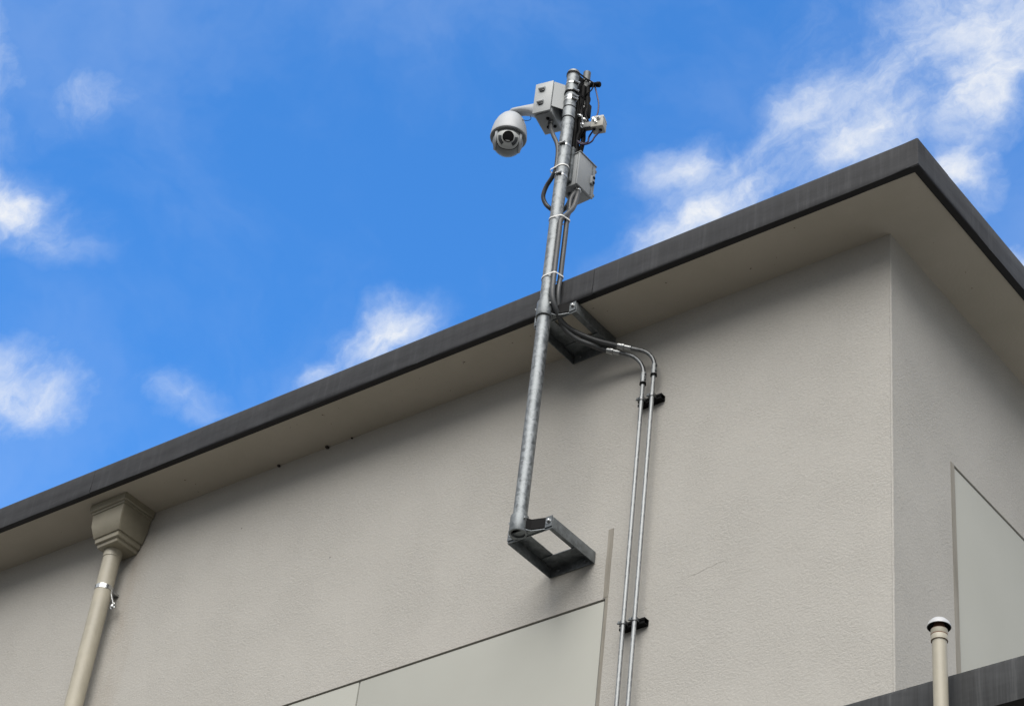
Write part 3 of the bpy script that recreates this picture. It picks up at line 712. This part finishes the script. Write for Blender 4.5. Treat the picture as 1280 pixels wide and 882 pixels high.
for sx in (-1, 1):
    out = []
    for k in range(9):
        a = math.radians(-188+k*8) if sx < 0 else math.radians(8-k*8)
        out.append((.0475*math.cos(a), .013+.0475*math.sin(a)))
    for k in range(8, -1, -1):
        a = math.radians(-188+k*8) if sx < 0 else math.radians(8-k*8)
        out.append((.0325*math.cos(a), .013+.0325*math.sin(a)))
    if sx > 0: out = out[::-1]
    cxm = sum(p[0] for p in out)/len(out); cym = sum(p[1] for p in out)/len(out)
    ball_patch("lamp_window", out, RB+.001, RB+.0052, M_ir, 2, cxm, cym)
ty = AR.y-.045
tp = [at(638.5, 141.5, ty), at(645, 146, ty), at(653, 150, ty), at(660, 150.8, ty), at(663.6, 148.6, ty), at(662.8, 144.5, ty+.012)]
bm = bmesh.new(); tube(bm, catmull(tp, 6), .0016, 6); M_("safety_tether", bm, M_black, DC)

# ------------------------------------------------------------------ lower enclosure behind the pole
ex1 = at(724, 190, -.285).x; EZ0, EZ1 = at(722, 228, -.285).z, at(724, 190, -.285).z
EW, ED = .105, .128
EX = (at(724, 190, -.285).x+at(722, 228, -.285).x)/2
EB_ = thing("equipment_box", "square grey latched enclosure fixed to the pole below the dome camera", "box", (EX-EW/2, -.285+ED/2, EZ0))
bm = bmesh.new(); box(bm, (EX-EW/2-.006, -.285+ED/2, (EZ0+EZ1)/2), (EW-.012, ED-.004, EZ1-EZ0-.004), None, .004); M_("body", bm, M_encl, EB_)
bm = bmesh.new(); box(bm, (EX-.005, -.285+ED/2, (EZ0+EZ1)/2), (.011, ED, EZ1-EZ0), None, .003); M_("door", bm, M_encl, EB_)
bm = bmesh.new(); box(bm, (EX-.03, -.285+ED/2, EZ1+.0025), (.07, ED+.004, .005), None, .0015); M_("rain_hood", bm, M_encl, EB_)
bm = bmesh.new(); box(bm, (EX+.0015, -.285+ED*.80, (EZ0+EZ1)/2), (.004, .003, EZ1-EZ0-.012), None, .0); M_("door_seam", bm, M_bracket, EB_, smooth=False)
zl = EZ0+.095
bm = bmesh.new(); box(bm, (EX+.006, -.285+ED*.80, zl), (.012, .026, .050), None, .003); M_("latch", bm, M_encl, EB_)
for dz in (-.015, .016):
    bm = bmesh.new(); lathe(bm, [(0, .012), (.007, .012), (.008, .009), (.008, 0)], 14, frame((EX+.004, -.285+ED*.82, zl+dz), (1, 0, 0))); M_("latch_pin", bm, M_black, EB_)
for zz in (EZ0+.02, EZ1-.03):
    bm = bmesh.new(); box(bm, (EX-.002, -.285+ED-.0005, zz), (.012, .008, .016), None, .002); M_("hinge", bm, M_bracket, EB_)
for (u, v, y) in ((722.3, 237, -.246), (713, 243, -.235)):
    p = at(u, v, y); bm = bmesh.new(); lathe(bm, [(RF, -.012), (RF+.005, -.010), (RF+.005, .0), (RF+.002, .002), (RF+.002, EZ0-p.z+.002)], 16, Matrix.Translation(p)); M_("gland", bm, M_shiny if u > 720 else M_bracket, EB_)
for z in (8.845, 8.648): 
    hose_clamp(z, EB_, .010, (.10, .03, 1), (.2, -1))
bm = bmesh.new(); box(bm, (PX, PY+PRAD+.012, (EZ0+EZ1)/2+.03), (.05, .018, .22), None, .002); M_("back_plate", bm, M_bracket, EB_)
bm = bmesh.new(); box(bm, (PX-.005, PY+PRAD+.032, (EZ0+EZ1)/2+.03), (.04, .024, .05), None, .002); M_("spacer", bm, M_bracket, EB_)

# ------------------------------------------------------------------ stub pipe, antenna and radio behind the pole top
p2t, p2b = at(733, 92, -.262), at(728, 152, -.262); sx2, sy2 = (p2t.x+p2b.x)/2, -.262
SP = thing("stub_pipe", "short thin grey pipe clamped beside the top of the tall pole", "pipe", (sx2, sy2, p2b.z))
bm = bmesh.new(); tube(bm, [(sx2, sy2, p2b.z-.02), (sx2, sy2, p2t.z)], .0185, 24); M_("pipe", bm, M_stub, SP)
for z in (p2t.z-.07, p2t.z-.20):
    bm = bmesh.new(); hull_band(bm, [(sx2, sy2, .0185), (PX, PY, PRAD)], z, .0022, .012, (0, 0)); M_("cross_clamp", bm, M_black, SP)
bm = bmesh.new(); box(bm, ((sx2+PX)/2, (sy2+PY)/2, p2t.z-.12), (.03, .05, .11), None, .003); M_("spacer_block", bm, M_black, SP)
ap = at(741.5, 107.5, -.255)
AN = thing("small_sensor", "tiny black and white sensor jutting right from the stub pipe", "sensor", ap)
bm = bmesh.new(); lathe(bm, [(0, -.022), (.010, -.022), (.013, -.018), (.013, .002), (.010, .004), (0, .004)], 18, frame(ap+Vector((.014, -.004, -.004)), (.8, .25, -.25))); M_("body", bm, M_black, AN)
bm = bmesh.new(); lathe(bm, [(0, -.008), (.0115, -.008), (.0125, .004), (.0, .006)], 18, frame(ap+Vector((-.006, -.008, .012)), (.8, .25, -.25))); M_("collar", bm, M_whitecap, AN)
bm = bmesh.new(); lathe(bm, [(0, 0), (.012, 0), (.0145, .004), (.0145, .018), (.011, .022), (0, .023)], 18, frame(ap+Vector((.022, -.004, -.006)), (.8, .25, -.25))); M_("cap", bm, M_black, AN)
bm = bmesh.new(); box(bm, (0, 0, 0), (.05, .012, .012), frame(ap.lerp(Vector((sx2, sy2, ap.z)), .5)+Vector((0, 0, .004)), (0, 0, 1), (1, .1, 0)), .002); M_("arm", bm, M_black, AN)
rp = at(748, 155, -.262)
RA = thing("small_radio", "small cream box with cable glands at the lower end of the stub pipe", "radio", rp)
RMt = frame(rp, (0, 0, 1), (math.cos(.35), math.sin(.35), 0))
bm = bmesh.new(); box(bm, (0, .005, .0), (.062, .056, .072), RMt, .005); M_("body", bm, M_cream, RA)
bm = bmesh.new(); box(bm, (0, .005, .019), (.0635, .0575, .003), RMt, .001); M_("lid_seam", bm, M_bracket, RA)
for (x, z, M__, r_) in ((-.016, .006, M_shiny, .0085), (.006, .012, M_whitecap, .0095), (-.004, -.012, M_shiny, .007)):
    bm = bmesh.new(); lathe(bm, [(0, .017), (r_*.6, .017), (r_*.7, .010), (r_, .009), (r_, 0)], 14, RMt @ frame((x, -.020, z), (0, -1, .1))); M_("gland", bm, M__, RA)
for (x, y) in ((-.016, -.008), (.012, .006)):
    bm = bmesh.new(); lathe(bm, [(0, -.014), (.006, -.014), (.008, -.010), (.008, 0)], 14, RMt @ Matrix.Translation((x, y, -.030))); M_("gland", bm, M_black, RA)
bm = bmesh.new(); lathe(bm, [(.009, 0), (.009, .012), (.006, .015), (0, .015)], 14, RMt @ Matrix.Translation((.004, .005, .031))); M_("gland", bm, M_black, RA)
bm = bmesh.new(); box(bm, (-.05, .004, -.002), (.046, .03, .034), RMt, .003); M_("mount_bracket", bm, M_stub, RA)
bm = bmesh.new(); box(bm, (0, 0, 0), (.026, .030, .085), frame(Vector((sx2+.0325, sy2-.004, at(737, 139, -.262).z)), (0, 0, 1), (1, 0, 0)), .004); tag(link("power_adapter", bm, M_black), "slim black block strapped to the stub pipe above the cream radio", "adapter")
for k, (u, v) in enumerate(((725.5, 146), (730.5, 150.5), (729, 157))):
    p = at(u, v, sy2-.024); bm = bmesh.new(); hexbolt(bm, p, (.2, -1, -.3), .0085, .012); lathe(bm, [(.0, .012), (.004, .012), (.004, .024), (0, .024)], 10, frame(p, (.2, -1, -.3))); M_("u_bolt_nut", bm, M_shiny, SP)
for z in (p2b.z+.03, p2b.z+.085):
    bm = bmesh.new(); band(bm, (sx2, sy2, z), (.05, 0, 1), .0185, .0205, .010, 24); M_("band_clamp", bm, M_clamp, SP)
def cable(label, P, rad=.0036, M=None, g="thin dark cables behind the pole top"): return flex(label, P, rad, g, 8, M or M_cable, "cable", "cable")
cable("violet cable dropping in an arc from the small sensor to the cream radio", [ap+Vector((.012, .0, -.012)), at(746.5, 120, -.255), at(748.3, 130, -.255), at(747.5, 140, -.256), at(746, 146, -.258), rp+Vector((.003, 0, .04))], .0038, M_purple)
g1 = RMt @ Vector((-.016, -.008, -.042)); g2 = RMt @ Vector((.012, .006, -.042))
cable("left one of two violet cables looping under the cream radio", [g1, at(736.5, 171, -.255), at(735, 177, -.257), at(730, 179.5, -.262), at(725, 178, -.27), at(721, 176, -.28)], .0042, M_purple)
cable("right one of two violet cables looping under the cream radio", [g2, at(743.5, 171, -.26), at(740, 176.5, -.262), at(734, 180, -.266), at(727, 180.5, -.272), at(722, 178, -.285)], .0042, M_purple)
for k, (off, rr_, lab) in enumerate((((-.006, -.012), .0125, "thick black cable nearest the pole in the bundle behind it"), ((.012, .0), .013, "thick black cable in the middle of the bundle behind the pole"), ((.026, .016), .0115, "thick black cable farthest from the pole in the bundle behind it"))):
    tp_ = at(725, 128, -.285); bp_ = at(719.5, 186, -.265); wv = random.Random(k)
    P = [tp_+Vector((off[0], off[1], .10))]
    for j in range(1, 6): P.append(tp_.lerp(bp_, j/6)+Vector((off[0]+wv.uniform(-.005, .005), off[1]+wv.uniform(-.005, .005), 0)))
    P.append(Vector((bp_.x+off[0]*.8, bp_.y+off[1]*.6, EZ1+.004))); cable(lab, P, rr_, M_black)

cable("thin black cable bowing out from the stub pipe top to the sensor", [at(729, 101, -.28), at(734, 99.5, -.285), at(739, 102, -.28), at(742, 106, -.27), at(739, 113, -.275), at(733, 118, -.28), at(729, 124, -.275)], .0032)
cable("black cable coiling down the right flank of the stub pipe into the bundle", [at(733, 116, -.25), at(737, 124, -.25), at(734, 134, -.272), at(732, 144, -.285), at(735, 153, -.28), at(731, 163, -.275), at(725, 172, -.27), at(722, 184, -.265)], .0055)
cable("short black cable crossing from the pole clamps to the bundle", [at(719, 112, -.30), at(723, 117, -.30), at(726, 126, -.295), at(724, 138, -.29), at(722, 150, -.285)], .0075)

# ------------------------------------------------------------------ rainwater head and downpipe
DX, DY, DR = -4.525, -.078, .0455
DP = thing("downpipe", "beige round downpipe with square rainwater head under the eaves", "downpipe", (DX, DY, 0))
ZT = zs(-4.5)-.002
hx, hy = -4.494, 0
def tier(levels, M, name):
    bm = bmesh.new(); L = []
    for (half, yf, z, xo) in levels:
        L.append([bm.verts.new(q) for q in ((hx+xo-half, yf, z), (hx+xo+half, yf, z), (hx+xo+half, -.004, z), (hx+xo-half, -.004, z))])
    for A_, B_ in zip(L, L[1:]):
        for k in range(4): bm.faces.new((A_[k], A_[(k+1) % 4], B_[(k+1) % 4], B_[k]))
    bm.faces.new(L[0]); bm.faces.new(L[-1][::-1])
    bmesh.ops.bevel(bm, geom=[e for e in bm.edges if abs((e.verts[0].co-e.verts[1].co).z) > .004], offset=.003, segments=2, affect='EDGES')
    return M_(name, bm, M, DP, smooth=True, angle=25)
tier([(.136, -.216, ZT, 0), (.136, -.216, ZT-.038, 0), (.131, -.211, ZT-.043, 0), (.126, -.206, ZT-.043, 0), (.124, -.204, ZT-.055, 0)], M_hopper, "head_rim")
tier([(.120, -.199, ZT-.054, 0), (.114, -.196, ZT-.125, 0), (.098, -.172, ZT-.19, -.004), (.096, -.170, ZT-.192, -.004)], M_hopper, "head_body")
tier([(.090, -.164, ZT-.191, -.006), (.088, -.162, ZT-.218, -.006), (.084, -.157, ZT-.222, -.006)], M_hopper, "head_step")
tier([(.078, -.151, ZT-.221, -.008), (.075, -.148, ZT-.240, -.008), (.072, -.145, ZT-.243, -.008)], M_hopper, "head_step")
bm = bmesh.new(); tube(bm, [(DX, DY, 0), (DX, DY, ZT-.25)], DR, 36); M_("pipe", bm, M_beige, DP)
bm = bmesh.new(); lathe(bm, [(DR, ZT-.285), (DR+.003, ZT-.283), (DR+.003, ZT-.243), (DR, ZT-.242)], 36, Matrix.Translation((DX, DY, 0))); M_("socket", bm, M_beige, DP)
zst = 7.476; bm = bmesh.new(); band(bm, (DX, DY, zst), (0, 0, 1), DR, DR+.002, .024, 40); M_("pipe_strap", bm, M_shiny, DP)
sc = at(142, 756, -.045); bm = bmesh.new(); hexbolt(bm, sc, (1, -.3, .2), .010, .018); hexbolt(bm, sc+Vector((.0, -.004, -.012)), (.3, -1, 0), .009, .012)
tube(bm, [sc, Vector((DX+DR, DY+.02, zst-.03)), Vector((DX+DR-.004, DY+.02, zst-.006))], .005, 8); M_("strap_screw", bm, M_shiny, DP)
bm = bmesh.new(); box(bm, (DX+.01, -.02, zst-.005), (.05, .036, .012), None, .002); M_("strap_stay", bm, M_clamp, DP)

# ------------------------------------------------------------------ vent pipe before the lower roof edge
VY = -.665; vt = at(1172.6, 800, VY); VX = (vt.x+at(1178, 878, VY).x)/2; VZ = vt.z
VP = thing("vent_pipe", "beige vent pipe with white domed cap rising past the lower roof edge", "pipe", (VX, VY, 0))
VR = .0232
bm = bmesh.new(); tube(bm, [(VX, VY, 0), (VX, VY, VZ)], VR, 32); M_("pipe", bm, M_beige, VP)
bm = bmesh.new(); T = Matrix.Translation((VX, VY, VZ))
lathe(bm, [(VR, -.006), (VR+.0035, -.005), (VR+.004, .012), (VR+.003, .014), (VR+.003, .017), (VR+.004, .019), (VR+.0035, .034), (VR-.003, .036), (VR-.004, .03)], 32, T); M_("collar", bm, M_beige, VP)
for z in (-.004, .0155, .034):
    bm = bmesh.new(); band(bm, (VX, VY, VZ+z), (0, 0, 1), VR, VR+.0032, .0032); M_("collar_seam", bm, M_rust, VP)
bm = bmesh.new(); lathe(bm, [(.017, .02), (.017, .07)], 24, T); M_("screen", bm, M_rust, VP)
bm = bmesh.new(); lathe(bm, [(.0, .076), (.012, .075), (.024, .071), (.0325, .062), (.037, .051), (.038, .046), (.0365, .0455), (.033, .051), (.02, .062), (0, .066)], 40, T); M_("cap", bm, M_whitecap, VP)
bm = bmesh.new(); lathe(bm, [(.036, .0465), (.032, .052), (.018, .060), (0, .062)], 40, Matrix.Translation((VX, VY, VZ-.002))); M_("cap_lining", bm, M_black, VP)
